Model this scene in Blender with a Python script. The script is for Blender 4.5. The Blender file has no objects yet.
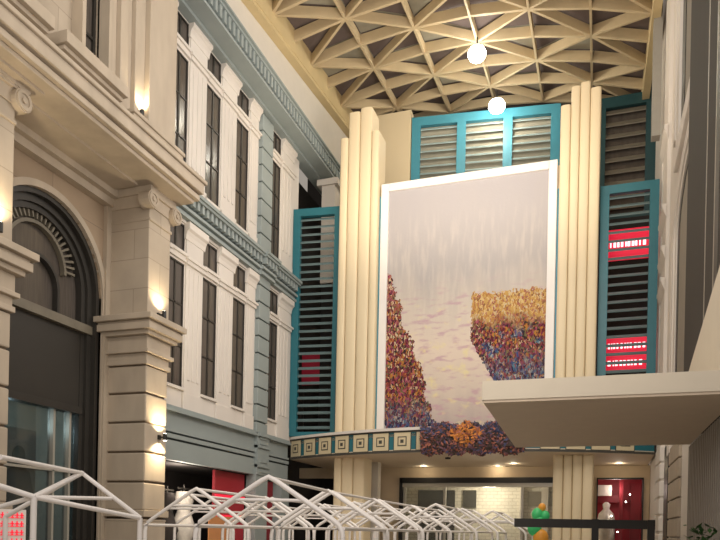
import bpy, bmesh, math, random
from mathutils import Vector, Matrix
random.seed(7)
S = bpy.context.scene
COL = S.collection
PI = math.pi

# ------------------------------------------------------------------ camera
cam_d = bpy.data.cameras.new('camera'); cam = bpy.data.objects.new('camera', cam_d); COL.objects.link(cam)
cam_d.sensor_width = 36.0; cam_d.lens = 700 / 720 * 36.0
cam_d.shift_y = 260 / 720; cam_d.clip_start = 0.1; cam_d.clip_end = 300
t = math.atan(237 / 700); r = math.radians(1.23)
F = Vector((-math.sin(t), math.cos(t), 0)); R = Vector((math.cos(t), math.sin(t), 0)); U = Vector((0, 0, 1))
cx = R * math.cos(r) + U * math.sin(r); cy = -R * math.sin(r) + U * math.cos(r)
m = Matrix((cx, cy, -F)).transposed().to_4x4(); m.translation = Vector((0, 0, 1.6))
cam.matrix_world = m
S.camera = cam

# ------------------------------------------------------------------ world, lights, exposure
w = bpy.data.worlds.new('night_ambient'); S.world = w; w.use_nodes = True
bgn = w.node_tree.nodes['Background']; bgn.inputs[0].default_value = (1.0, 0.89, 0.77, 1); bgn.inputs[1].default_value = 0.34
S.view_settings.view_transform = 'Standard'; S.view_settings.look = 'None'
S.view_settings.gamma = 1.0; S.view_settings.use_curve_mapping = False
S.view_settings.exposure = 0.0

def area(name, loc, target, sx, sy, power, col):
    l = bpy.data.lights.new(name, 'AREA'); l.shape = 'RECTANGLE'; l.size = sx; l.size_y = sy
    l.energy = power; l.color = col
    o = bpy.data.objects.new(name, l); COL.objects.link(o); o.location = loc
    o.rotation_euler = (Vector(target) - Vector(loc)).to_track_quat('-Z', 'Y').to_euler()
    return o
area('hall_fill', (-3.5, 3, 17), (-6, 26, 9), 8, 5, 1000, (1.0, 0.92, 0.82))  # unseen soft fill standing in for further floodlights of the hall
area('overhead_fill', (-3.5, 14, 20.0), (-6.5, 21, 6), 6, 4, 750, (1.0, 0.93, 0.84))  # unseen fill added overhead so the cornices throw shadows
area('street_wash', (-1.5, 3, 5.5), (-5, 12, 2), 3, 2, 170, (1.0, 0.92, 0.88))  # unseen fill added to brighten the tent frames
area('hall_low_wash', (-3.0, 6, 7), (-7, 24, 18), 7, 3, 380, (1.0, 0.90, 0.78))  # unseen low fill, no fixture behind it
area('facade_wash', (-1.0, 17, 12), (-12, 21, 10.5), 6, 5, 800, (1.0, 0.93, 0.86))  # unseen fill aimed at the white facade
area('ceiling_wash', (-5, 22, 13.5), (-5, 27.5, 21), 9, 3, 330, (1.0, 0.86, 0.68))  # unseen fill lighting the timber lattice from below

# ------------------------------------------------------------------ materials
def nt(name):
    M = bpy.data.materials.new(name); M.use_nodes = True
    return M, M.node_tree.nodes, M.node_tree.links, M.node_tree.nodes['Principled BSDF']
def mat(name, col, rough=0.7, metal=0.0, var=0.12, scale=3.0, emit=None, es=0.0, bump=0.0, stretch=(1, 1, 1), coat=0.0):
    M, N, L, B = nt(name)
    B.inputs['Roughness'].default_value = rough; B.inputs['Metallic'].default_value = metal
    tc = N.new('ShaderNodeTexCoord'); mp = N.new('ShaderNodeMapping'); mp.inputs['Scale'].default_value = stretch
    no = N.new('ShaderNodeTexNoise'); no.inputs['Scale'].default_value = scale; no.inputs['Detail'].default_value = 5
    L.new(tc.outputs['Object'], mp.inputs[0]); L.new(mp.outputs[0], no.inputs[0])
    rp = N.new('ShaderNodeMix'); rp.data_type = 'RGBA'
    rp.inputs[6].default_value = (*[c * (1 - var) for c in col], 1); rp.inputs[7].default_value = (*[min(1, c * (1 + var)) for c in col], 1)
    L.new(no.outputs[0], rp.inputs[0]); L.new(rp.outputs[2], B.inputs['Base Color'])
    if bump:
        b = N.new('ShaderNodeBump'); b.inputs['Strength'].default_value = bump; b.inputs['Distance'].default_value = 0.03
        L.new(no.outputs[0], b.inputs['Height']); L.new(b.outputs[0], B.inputs['Normal'])
    if emit:
        B.inputs['Emission Color'].default_value = (*emit, 1); B.inputs['Emission Strength'].default_value = es
    if coat: B.inputs['Coat Weight'].default_value = coat
    return M
def stone_block(name, col, bw, bh, mortar=0.012, k=0.72):
    """ashlar wall: block joints with slightly varied stones, facing +X (Y,Z used)"""
    M, N, L, B = nt(name); B.inputs['Roughness'].default_value = 0.85
    tc = N.new('ShaderNodeTexCoord'); sp = N.new('ShaderNodeSeparateXYZ'); cb = N.new('ShaderNodeCombineXYZ')
    geo = N.new('ShaderNodeNewGeometry'); L.new(geo.outputs['Position'], sp.inputs[0])
    ad = N.new('ShaderNodeMath'); L.new(sp.outputs[0], ad.inputs[0]); L.new(sp.outputs[1], ad.inputs[1])
    L.new(ad.outputs[0], cb.inputs[0]); L.new(sp.outputs[2], cb.inputs[1])
    br = N.new('ShaderNodeTexBrick'); br.inputs['Scale'].default_value = 1.0
    br.inputs['Brick Width'].default_value = bw; br.inputs['Row Height'].default_value = bh
    br.inputs['Mortar Size'].default_value = mortar; br.inputs['Mortar Smooth'].default_value = 0.3
    br.inputs['Color1'].default_value = (*[c * 0.93 for c in col], 1); br.inputs['Color2'].default_value = (*[c * 1.06 for c in col], 1)
    br.inputs['Mortar'].default_value = (*[c * k for c in col], 1)
    L.new(cb.outputs[0], br.inputs[0])
    no = N.new('ShaderNodeTexNoise'); no.inputs['Scale'].default_value = 1.3; no.inputs['Detail'].default_value = 6
    L.new(tc.outputs['Object'], no.inputs[0])
    mx = N.new('ShaderNodeMix'); mx.data_type = 'RGBA'; mx.blend_type = 'MULTIPLY'; mx.inputs[0].default_value = 0.35
    L.new(br.outputs[0], mx.inputs[6]); L.new(no.outputs[1], mx.inputs[7])
    rr = N.new('ShaderNodeMapRange'); rr.inputs[3].default_value = 0.75; rr.inputs[4].default_value = 1.15
    L.new(no.outputs[0], rr.inputs[0]); mm = N.new('ShaderNodeMix'); mm.data_type = 'RGBA'; mm.blend_type = 'MULTIPLY'; mm.inputs[0].default_value = 1
    L.new(br.outputs[0], mm.inputs[6]); L.new(rr.outputs[0], mm.inputs[7]); L.new(mm.outputs[2], B.inputs['Base Color'])
    return M
def glass(name, col, rough=0.05, alpha=0.35):
    M, N, L, B = nt(name); B.inputs['Base Color'].default_value = (*col, 1); B.inputs['Roughness'].default_value = rough
    B.inputs['Alpha'].default_value = alpha; B.inputs['Specular IOR Level'].default_value = 0.8
    return M
def emis(name, col, s):
    return mat(name, col, 0.6, var=0.02, emit=col, es=s)

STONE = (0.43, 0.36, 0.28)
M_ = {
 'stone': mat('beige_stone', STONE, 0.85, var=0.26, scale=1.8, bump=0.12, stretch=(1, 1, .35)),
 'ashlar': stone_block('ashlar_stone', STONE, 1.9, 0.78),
 'ashlar_shaded': stone_block('shaded_brown_ashlar', (0.335, 0.25, 0.17), 1.9, 0.78),  # browner ashlar with the cornice's shade put into the colour
 'stone_dark': mat('dark_stone_groove', (0.13, 0.095, 0.065), 0.9),
 'white': mat('white_plaster', (0.68, 0.63, 0.575), 0.75, var=0.10, scale=1.2, bump=0.04, stretch=(1, 1, .3)),
 'soft_white': mat('plain_white_wall', (0.66, 0.62, 0.56), 0.8, var=0.05),
 'grey_teal': mat('grey_teal_paint', (0.285, 0.325, 0.32), 0.65, var=0.10, scale=1.4),
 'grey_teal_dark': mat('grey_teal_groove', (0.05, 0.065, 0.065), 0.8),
 'teal': mat('teal_paint', (0.015, 0.135, 0.17), 0.45, var=0.15, scale=1.5),
 'teal_bright': mat('bright_teal_paint', (0.06, 0.27, 0.36), 0.45, var=0.1),
 'slat_brown': mat('brownish_slat', (0.17, 0.15, 0.115), 0.5, var=0.3),
 'teal_dark': mat('dark_teal_paint', (0.012, 0.055, 0.062), 0.5, var=0.25),
 'slat': mat('grey_teal_slat', (0.13, 0.19, 0.195), 0.45, var=0.2),
 'slat_light': mat('pale_slat', (0.30, 0.40, 0.40), 0.35, var=0.2),
 'cream': mat('cream_pillar_paint', (0.74, 0.615, 0.41), 0.6, var=0.06, scale=0.8, stretch=(1, 1, .2)),
 'cream_wall': mat('cream_wall_paint', (0.62, 0.50, 0.35), 0.75, var=0.06),
 'cream_soffit': mat('cream_soffit_paint', (0.70, 0.585, 0.45), 0.7, var=0.04),
 'wood': mat('pale_yellow_timber', (0.55, 0.435, 0.27), 0.6, var=0.14, scale=2.0),
 'wood_y': mat('yellow_timber_edge', (0.62, 0.49, 0.27), 0.6, var=0.12, scale=1.5),
 'roof_dark': mat('dark_roof_board', (0.13, 0.10, 0.092), 0.9, var=0.2),
 'roof_light': mat('grey_roof_board', (0.30, 0.28, 0.22), 0.8, var=0.15),
 'black': mat('black_paint', (0.012, 0.011, 0.010), 0.45),
 'dark_frame': mat('dark_bronze_frame', (0.030, 0.027, 0.023), 0.4, var=0.2),
 'dark_panel': mat('dark_brown_panel', (0.026, 0.022, 0.017), 0.55, var=0.1),
 'pane': mat('curtained_dark_glass', (0.085, 0.072, 0.062), 0.18, var=0.45, scale=5, stretch=(1, 5, .3)),
 'void': mat('dark_interior', (0.020, 0.017, 0.016), 0.9, var=0.4),
 'fan': mat('bronze_fanlight_fins', (0.16, 0.14, 0.105), 0.5, var=0.3),
 'shop_glass': glass('shop_window_glass', (0.03, 0.05, 0.055), 0.04, 0.45),
 'clear': glass('clear_glass', (0.5, 0.55, 0.5), 0.03, 0.12),
 'alu': mat('pale_metal_mullion', (0.42, 0.40, 0.35), 0.35, metal=0.3, var=0.05),
 'tube': mat('white_enamel_tube', (0.88, 0.84, 0.81), 0.4, var=0.04),
 'tower_bldg': mat('dark_taupe_metal_cladding', (0.032, 0.026, 0.021), 0.75, var=0.15, stretch=(1, 1, .1)),
 'seam': mat('pale_metal_seam', (0.26, 0.23, 0.19), 0.4),
 'canopy': mat('light_grey_canopy_render', (0.66, 0.59, 0.48), 0.8, var=0.05),
 'canopy_under': mat('taupe_canopy_soffit', (0.66, 0.55, 0.43), 0.8, var=0.06),
 'corr': mat('grey_corrugated_panel', (0.30, 0.27, 0.235), 0.6, var=0.15),
 'grey_block': mat('grey_render', (0.34, 0.32, 0.28), 0.8),
 'red': mat('red_board', (0.36, 0.014, 0.028), 0.5, var=0.15),
 'red_deep': mat('deep_red_wall', (0.25, 0.012, 0.022), 0.5, var=0.35, scale=1.5),
 'red_lit': mat('lit_red_sign', (0.85, 0.02, 0.06), 0.5, var=0.05, emit=(1.0, 0.015, 0.06), es=0.5),
 'white_lit': emis('lit_white_letter', (1.0, 0.82, 0.85), 1.5),
 'red_dim': mat('dim_red_sign', (0.22, 0.02, 0.035), 0.5, emit=(0.8, 0.02, 0.06), es=0.08),
 'lamp': emis('lamp_glow', (1.0, 0.95, 0.85), 25),
 'downlight': emis('downlight_glow', (1.0, 0.93, 0.8), 14),
 'orange': mat('orange_board', (0.55, 0.24, 0.09), 0.6),
 'green': mat('bright_green_foil', (0.06, 0.50, 0.16), 0.4, emit=(0.05, 0.6, 0.2), es=0.10),
 'amber': mat('amber_foil', (0.80, 0.34, 0.05), 0.4, emit=(0.9, 0.4, 0.05), es=0.1),
 'cloth': mat('white_garment', (0.60, 0.56, 0.50), 0.9, var=0.4, scale=6),
 'cloth_dark': mat('dark_garment', (0.035, 0.028, 0.025), 0.9, var=0.3),
 'skin': mat('skin', (0.45, 0.29, 0.21), 0.6),
 'brown': mat('brown_knit', (0.10, 0.068, 0.055), 0.95, var=0.4, scale=12),
 'floor': mat('grey_paving', (0.40, 0.36, 0.31), 0.5, var=0.15),
 'frame_white': mat('white_picture_frame', (0.80, 0.76, 0.72), 0.6, var=0.04),
 'tile': mat('cream_fascia_tile', (0.60, 0.51, 0.33), 0.6, var=0.06),
 'tile_in': mat('dark_square_ring', (0.055, 0.050, 0.040), 0.6),
 'interior_white': mat('white_interior_panel', (0.62, 0.58, 0.50), 0.6, var=0.06),
 'plant': mat('leaf_green', (0.04, 0.12, 0.03), 0.6, var=0.4),
}

# ------------------------------------------------------------------ mesh builder
class MB:
    def __init__(s): s.v = []; s.f = []; s.mi = []; s.smooth = []
    def add(s, vs, fs, mi=0, sm=False):
        b = len(s.v); s.v += [tuple(p) for p in vs]
        for f in fs: s.f.append(tuple(i + b for i in f)); s.mi.append(mi); s.smooth.append(sm)
        return s
    def box(s, x0, x1, y0, y1, z0, z1, mi=0):
        if x0 > x1: x0, x1 = x1, x0
        if y0 > y1: y0, y1 = y1, y0
        if z0 > z1: z0, z1 = z1, z0
        v = [(x0,y0,z0),(x1,y0,z0),(x1,y1,z0),(x0,y1,z0),(x0,y0,z1),(x1,y0,z1),(x1,y1,z1),(x0,y1,z1)]
        return s.add(v, [(3,2,1,0),(4,5,6,7),(0,1,5,4),(1,2,6,5),(2,3,7,6),(3,0,4,7)], mi)
    def prism(s, poly, axis, a, b, mi=0, sm=False):
        """poly: 2D points; axis X: (y,z), axis Y: (x,z), axis Z: (x,y)"""
        n = len(poly)
        def P(p, h):
            return {'X': (h, p[0], p[1]), 'Y': (p[0], h, p[1]), 'Z': (p[0], p[1], h)}[axis]
        vs = [P(p, a) for p in poly] + [P(p, b) for p in poly]
        fs = [tuple(range(n))[::-1], tuple(range(n, 2 * n))]
        s.add(vs, fs, mi)
        s.add(vs, [(i, (i + 1) % n, (i + 1) % n + n, i + n) for i in range(n)], mi, sm)
        return s
    def beam(s, p, q, w, h, up=(0, 0, 1), mi=0):
        """box bar p->q, width w, height h upward from the line"""
        p = Vector(p); q = Vector(q); d = (q - p).normalized(); side = d.cross(Vector(up)).normalized() * (w / 2); u = side.cross(d).normalized() * h
        vs = [p - side, p + side, p + side + u, p - side + u, q - side, q + side, q + side + u, q - side + u]
        return s.add(vs, [(0,1,2,3),(7,6,5,4),(0,4,5,1),(1,5,6,2),(2,6,7,3),(3,7,4,0)], mi)
    def tube(s, pts, rad, n=8, mi=0):
        pts = [Vector(p) for p in pts]; rings = []
        for i, p in enumerate(pts):
            d = (pts[min(i + 1, len(pts) - 1)] - pts[max(i - 1, 0)]).normalized()
            a = Vector((0, 0, 1)) if abs(d.z) < 0.9 else Vector((1, 0, 0))
            u = d.cross(a).normalized(); v = d.cross(u)
            rr = rad[i] if isinstance(rad, (list, tuple)) else rad
            rings.append([p + (u * math.cos(2 * PI * k / n) + v * math.sin(2 * PI * k / n)) * rr for k in range(n)])
        vs = [q for rg in rings for q in rg]; fs = []
        for i in range(len(pts) - 1):
            for k in range(n): fs.append((i * n + k, i * n + (k + 1) % n, (i + 1) * n + (k + 1) % n, (i + 1) * n + k))
        s.add(vs, fs, mi, True); s.add(rings[0], [tuple(range(n))[::-1]], mi); s.add(rings[-1], [tuple(range(n))], mi)
        return s
    def lathe(s, cx, cy, prof, n=16, mi=0):
        vs = []; fs = []
        for rr, z in prof:
            for k in range(n): vs.append((cx + rr * math.cos(2 * PI * k / n), cy + rr * math.sin(2 * PI * k / n), z))
        for i in range(len(prof) - 1):
            for k in range(n): fs.append((i * n + k, i * n + (k + 1) % n, (i + 1) * n + (k + 1) % n, (i + 1) * n + k))
        s.add(vs, fs, mi, True)
        return s.add([vs[k] for k in range(n)], [tuple(range(n))[::-1]], mi).add([vs[len(vs) - n + k] for k in range(n)], [tuple(range(n))], mi)
    def ball(s, c, rx, ry, rz, n=14, mi=0):
        vs = []; fs = []; m2 = n // 2
        for i in range(m2 + 1):
            a = -PI / 2 + PI * i / m2
            for k in range(n): vs.append((c[0] + rx * math.cos(a) * math.cos(2 * PI * k / n), c[1] + ry * math.cos(a) * math.sin(2 * PI * k / n), c[2] + rz * math.sin(a)))
        for i in range(m2):
            for k in range(n): fs.append((i * n + k, i * n + (k + 1) % n, (i + 1) * n + (k + 1) % n, (i + 1) * n + k))
        return s.add(vs, fs, mi, True)
    def ring(s, x0, x1, yc, zc, r0, r1, a0, a1, n=28, mi=0):
        """annulus sector in the YZ plane, extruded along X"""
        for i in range(n):
            a, b = a0 + (a1 - a0) * i / n, a0 + (a1 - a0) * (i + 1) / n
            poly = [(yc + r0 * math.cos(a), zc + r0 * math.sin(a)), (yc + r1 * math.cos(a), zc + r1 * math.sin(a)),
                    (yc + r1 * math.cos(b), zc + r1 * math.sin(b)), (yc + r0 * math.cos(b), zc + r0 * math.sin(b))]
            s.prism(poly, 'X', x0, x1, mi)
        return s
    def holes(s, x0, x1, y0, y1, z0, z1, hs, axis='X', mi=0):
        ys = sorted(set([y0, y1] + [v for h in hs for v in h[:2] if y0 < v < y1]))
        zs = sorted(set([z0, z1] + [v for h in hs for v in h[2:] if z0 < v < z1]))
        for a, b in zip(ys, ys[1:]):
            run = None
            for c, d in zip(zs, zs[1:]):
                ins = any(h[0] <= (a + b) / 2 <= h[1] and h[2] <= (c + d) / 2 <= h[3] for h in hs)
                if ins:
                    if run: s._hb(x0, x1, a, b, run[0], run[1], axis, mi); run = None
                else: run = (run[0], d) if run else (c, d)
            if run: s._hb(x0, x1, a, b, run[0], run[1], axis, mi)
        return s
    def _hb(s, x0, x1, a, b, c, d, axis, mi):
        if axis == 'X': s.box(x0, x1, a, b, c, d, mi)
        else: s.box(a, b, x0, x1, c, d, mi)
    def build(s, name, mats, parent=None, label=None, bevel=0):
        if not isinstance(mats, (list, tuple)): mats = [mats]
        me = bpy.data.meshes.new(name); pl = Vector((0, 0, 0)); q = parent
        while q is not None: pl += q.location; q = q.parent
        if parent is None and s.v:
            xs, ys, zs = zip(*s.v); pl = Vector(((min(xs) + max(xs)) / 2, (min(ys) + max(ys)) / 2, min(zs)))
        me.from_pydata([Vector(p) - pl for p in s.v], [], s.f)
        for mm in mats: me.materials.append(mm)
        me.polygons.foreach_set('material_index', s.mi); me.polygons.foreach_set('use_smooth', s.smooth)
        bm = bmesh.new(); bm.from_mesh(me); bmesh.ops.recalc_face_normals(bm, faces=bm.faces); bm.to_mesh(me); bm.free()
        me.update(); o = bpy.data.objects.new(name, me); COL.objects.link(o)
        if parent is None: o.location = pl
        else: o.parent = parent
        if label: o['label'] = label
        if bevel:
            bv = o.modifiers.new('bevel', 'BEVEL'); bv.width = bevel; bv.segments = 2; bv.limit_method = 'ANGLE'
        return o
def tag(o, label, cat, group=None):
    o['label'] = label; o['category'] = cat
    if group: o['group'] = group
    return o
def thing(name, loc, label, cat, group=None):
    o = bpy.data.objects.new(name, None); COL.objects.link(o); o.location = loc; o.empty_display_size = 0.2
    return tag(o, label, cat, group)
def struct(o): o['kind'] = 'structure'; return o
def copy_tree(o, parent=None):
    c = o.copy(); COL.objects.link(c)
    if parent: c.parent = parent
    for ch in list(o.children): copy_tree(ch, c)
    return c

# ================================================================== SETTING
struct(MB().box(-15, 8, -4, 36.5, -0.1, 0).build('floor', M_['floor']))

# ---- vaulted timber lattice ceiling
XI = [-11.45 + 2.17 * i for i in range(7)]
def YJ(j): return 22.7 + 1.74 * j
def ZC(x, y): return 21.15 - 0.0235 * (x + 6) ** 2 + 0.10 * (y - 27)
J0, J1 = -3, 6
def ND(i, j, dz=0.0): x, y = XI[i], YJ(j); return Vector((x, y, ZC(x, y) + dz))
roof = MB()
rr_ = random.Random(3)
light_cells = {(0,2,0),(0,2,1),(1,3,0),(2,2,1),(2,4,1),(3,3,0),(2,1,0),(4,3,1),(1,1,1),(3,5,0),(0,0,0),(4,1,0)}
for i in range(6):
    for j in range(J0, J1):
        c = [ND(i, j, .50), ND(i + 1, j, .50), ND(i + 1, j + 1, .50), ND(i, j + 1, .50)]
        tris = [(0, 1, 2), (0, 2, 3)] if (i + j) % 2 == 0 else [(0, 1, 3), (1, 2, 3)]
        for k, tr in enumerate(tris):
            vs = [c[q] for q in tr]; vs2 = [v + Vector((0, 0, .06)) for v in vs]
            roof.add(vs + vs2, [(0, 2, 1), (3, 4, 5), (0, 1, 4, 3), (1, 2, 5, 4), (2, 0, 3, 5)], 1 if (i, j, k) in light_cells else 0)
ceiling = struct(roof.build('ceiling', [M_['roof_dark'], M_['roof_light']]))
DP = 0.40
for j in range(J0, J1 + 1):
    b = MB()
    for i in range(6): b.beam(ND(i, j), ND(i + 1, j), .11, DP)
    b.build('cross_rib', M_['wood'], ceiling)
for i in range(7):
    b = MB()
    for j in range(J0, J1): b.beam(ND(i, j, -.01), ND(i, j + 1, -.01), .085, DP - .05)
    b.build('long_rib', M_['wood'], ceiling)
for s_ in (1, -1):
    for k in range(-12, 16):
        b = MB(); n = 0
        for i in range(6):
            j = k + s_ * i
            jj = j + s_
            if (i + j) % 2 == 0 and J0 <= j <= J1 and J0 <= jj <= J1:
                b.beam(ND(i, j, .01), ND(i + 1, jj, .01), .10, DP - .03); n += 1
        if n: b.build('diagonal_rib', M_['wood'], ceiling)
# edge beams
b = MB()
for j in range(J0, J1):
    b.beam(ND(0, j, -.38) + Vector((-.05, 0, 0)), ND(0, j + 1, -.38) + Vector((-.05, 0, 0)), .30, .95)
    b.beam(ND(0, j, -.52) + Vector((-.13, 0, 0)), ND(0, j + 1, -.52) + Vector((-.13, 0, 0)), .42, .14)
b.build('edge_beam', M_['wood_y'], ceiling)
b = MB()
for j in range(J0, J1): b.beam(ND(6, j, -.30), ND(6, j + 1, -.30), .28, .85)
b.build('edge_beam', M_['wood_y'], ceiling)
# nearer, out-of-view roof of the hall keeps the place closed from above
b = MB()
for i in range(6): b.add([(XI[i], 8, ZC(XI[i], 15)), (XI[i+1], 8, ZC(XI[i+1], 15)), (XI[i+1], YJ(J0), ND(i+1, J0, .5).z), (XI[i], YJ(J0), ND(i, J0, .5).z)], [(0, 1, 2, 3)])
so = b.build('roof_board', M_['roof_light'], ceiling); sm = so.modifiers.new('t', 'SOLIDIFY'); sm.thickness = .05

# back wall of the hall
struct(MB().box(-14.5, 2.4, 33.2, 33.5, 0, 22.6).build('wall_back', M_['void']))
struct(MB().box(-8.46, -1.0, 31.26, 32.3, 4.5, 15.58).box(-1.0, 2.1, 31.4, 32.3, 4.5, 14.98).build('wall_rear', M_['void']))
struct(MB().box(-13.4, -13.2, 26.4, 33.2, 0, 17.4).build('wall_side', M_['void']))
struct(MB().box(-12.0, -11.7, 17.2, 33.2, 17.45, 20.75).build('wall_left', M_['soft_white']))

# ================================================================== BEIGE STONE BUILDING (left, near)
bb = thing('stone_building', (-12.6, 11, 0), 'beige stone building at left with tall arched shop window and heavy projecting cornice', 'building')
AY, AZ, AR = 13.35, 7.55, 1.9
wm = MB()
wm.box(-13.0, -12.5, 9.5, AY - AR, 0, 10.5); wm.box(-13.0, -12.5, AY + AR, 16.4, 0, 10.5)
n = 32
for k in range(n):
    a, c = AY - AR + 2 * AR * k / n, AY - AR + 2 * AR * (k + 1) / n
    za, zb = AZ + math.sqrt(max(0, AR**2 - (a - AY)**2)), AZ + math.sqrt(max(0, AR**2 - (c - AY)**2))
    wm.prism([(a, za), (c, zb), (c, 10.5), (a, 10.5)], 'X', -13.0, -12.5)
wm.box(-13.0, -12.5, 7.5, 9.5, 0, 10.5)
wm.build('wall', M_['ashlar_shaded'], bb)
ar = MB().ring(-12.6, -12.44, AY, AZ, AR, AR + .16, 0, PI)
ar.box(-12.6, -12.44, AY - AR - .16, AY - AR, .3, AZ); ar.box(-12.6, -12.44, AY + AR, AY + AR + .16, .3, AZ)
ar.build('archivolt', M_['stone'], bb)
# dark bronze arched frame: three stepped rings and jambs
fr = MB()
for r0, r1, x0, x1 in ((AR - .12, AR, -12.98, -12.56), (AR - .28, AR - .12, -13.0, -12.70), (AR - .42, AR - .28, -13.02, -12.78)):
    fr.ring(x0, x1, AY, AZ, r0, r1, 0, PI)
    for s_ in (-1, 1): fr.box(x0, x1, AY + s_ * r0, AY + s_ * r1, .1, AZ)
af = fr.build('arch_frame', M_['dark_frame'], bb)
fl = MB()
for k in range(25):
    a = PI * (k + .5) / 25
    p = lambda rr, ww: (AY + rr * math.cos(a) - ww * math.sin(a), AZ + .35 + rr * math.sin(a) + ww * math.cos(a))
    fl.prism([p(.98, -.022), p(1.30, -.03), p(1.30, .03), p(.98, .022)], 'X', -12.92, -12.84)
fl.ring(-12.95, -12.82, AY, AZ + .30, .90, .98, 0, PI); fl.build('fanlight', M_['fan'], bb)
MB().ring(-12.98, -12.80, AY, AZ - .2, .66, .74, 0, PI, 20).box(-12.98, -12.80, AY + .66, AY + .74, 6.7, AZ - .2).box(-12.98, -12.80, AY - .74, AY - .66, 6.7, AZ - .2).build('inner_arch_frame', M_['dark_frame'], bb)
MB().box(-12.98, -12.66, AY - AR + .1, AY + AR - .1, 6.56, 6.78).build('transom', M_['fan'], bb)
MB().box(-12.98, -12.80, AY - 1.5, AY + 1.5, 4.62, 6.56).build('sign_panel', M_['dark_panel'], bb)
MB().box(-12.98, -12.70, AY - 1.5, AY + 1.5, 4.44, 4.62).build('door_head', M_['dark_frame'], bb)
gp = MB(); gp.box(-12.93, -12.90, AY - 1.46, AY + 1.46, .3, 4.44); gp.build('shop_pane', M_['shop_glass'], bb)
up = MB(); pts = [(AY + 1.48 * math.cos(PI * k / 20), AZ + 1.48 * math.sin(PI * k / 20)) for k in range(21)] + [(AY - 1.48, 6.78), (AY + 1.48, 6.78)]
up.prism(pts, 'X', -12.99, -12.96); up.build('arched_pane', M_['pane'], bb)
for y in (14.0, 14.55): MB().box(-12.98, -12.80, y - .035, y + .035, .3, 4.44).build('mullion', M_['alu'], bb)
MB().box(-12.98, -12.80, AY - 1.5, AY + 1.5, 2.9, 2.96).build('glazing_bar', M_['alu'], bb)

# cornice over the lower storey
cz = MB()
for z0, z1, x in ((10.42, 10.52, -10.62), (10.52, 10.66, -10.50), (10.66, 10.72, -10.56), (10.72, 11.0, -10.42), (11.0, 11.1, -10.36)):
    cz.box(-13.0, x, 6.5, 16.85 - (x + 10.36) * -.9 if x < -10.4 else 16.88, z0, z1)
cz.build('main_cornice', M_['stone'], bb, bevel=.02)
MB().box(-12.6, -11.4, 11.3, 15.2, 10.36, 10.43).build('soffit_panel', M_['stone'], bb)
bd = MB()
for x, z0, z1 in ((-12.28, 10.0, 10.2), (-12.12, 10.2, 10.42)): bd.box(-12.6, x, 8, 16.2, z0, z1)
bd.build('bed_moulding', M_['stone'], bb)
# blocking course and upper storey
upz = MB()
upz.box(-13.0, -11.15, 6.5, 16.75, 11.1, 11.55)
upz.holes(-12.3, -11.75, 6.5, 16.6, 11.55, 22, [(13.25, 14.05, 12.4, 17.5), (8.6, 11.6, 12.4, 17.5)])
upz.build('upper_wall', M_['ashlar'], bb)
for (a, c) in ((13.25, 14.05), (8.6, 11.6)):
    wf = MB(); wf.box(-12.0, -11.9, a, c, 12.4, 17.5); w_ = wf.build('window', M_['pane'], bb)
    g = MB()
    for y in (a + .05, (a + c) / 2, c - .05): g.box(-11.92, -11.84, y - .04, y + .04, 12.4, 17.5)
    for z in (12.45, 13.4, 14.4, 15.4, 16.4, 17.45): g.box(-11.92, -11.85, a, c, z - .035, z + .035)
    g.build('glazing_bars', M_['dark_frame'], w_)
    MB().box(-11.8, -11.45, a - .12, a, 12.32, 17.6).build('window_jamb', M_['stone'], bb); MB().box(-11.8, -11.45, c, c + .14, 12.32, 17.6).build('window_jamb', M_['stone'], bb)
    sl = MB(); sl.box(-11.8, -11.08, a - 1.0, c + .30, 12.05, 12.32); sl.box(-11.8, -11.2, a - .95, c + .25, 11.95, 12.05); sl.box(-11.8, -11.3, a - .9, c + .2, 11.85, 11.95)
    sl.build('window_sill', M_['stone'], bb, bevel=.015)
# fluted pilaster strips at the upper corner
ps = MB()
for y0, y1, x in ((14.15, 14.45, -11.55), (14.45, 14.75, -11.42), (14.75, 15.0, -11.52), (15.0, 15.4, -11.40), (15.4, 16.6, -11.25), (16.6, 16.72, -11.4)):
    ps.box(-11.8, x, y0, y1, 11.9, 22)
ps.box(-11.8, -11.1, 14.6, 16.78, 11.55, 11.95); ps.box(-11.8, -11.05, 14.55, 16.82, 11.85, 11.95)
ps.build('upper_pilaster', M_['stone'], bb, bevel=.02)

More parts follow.
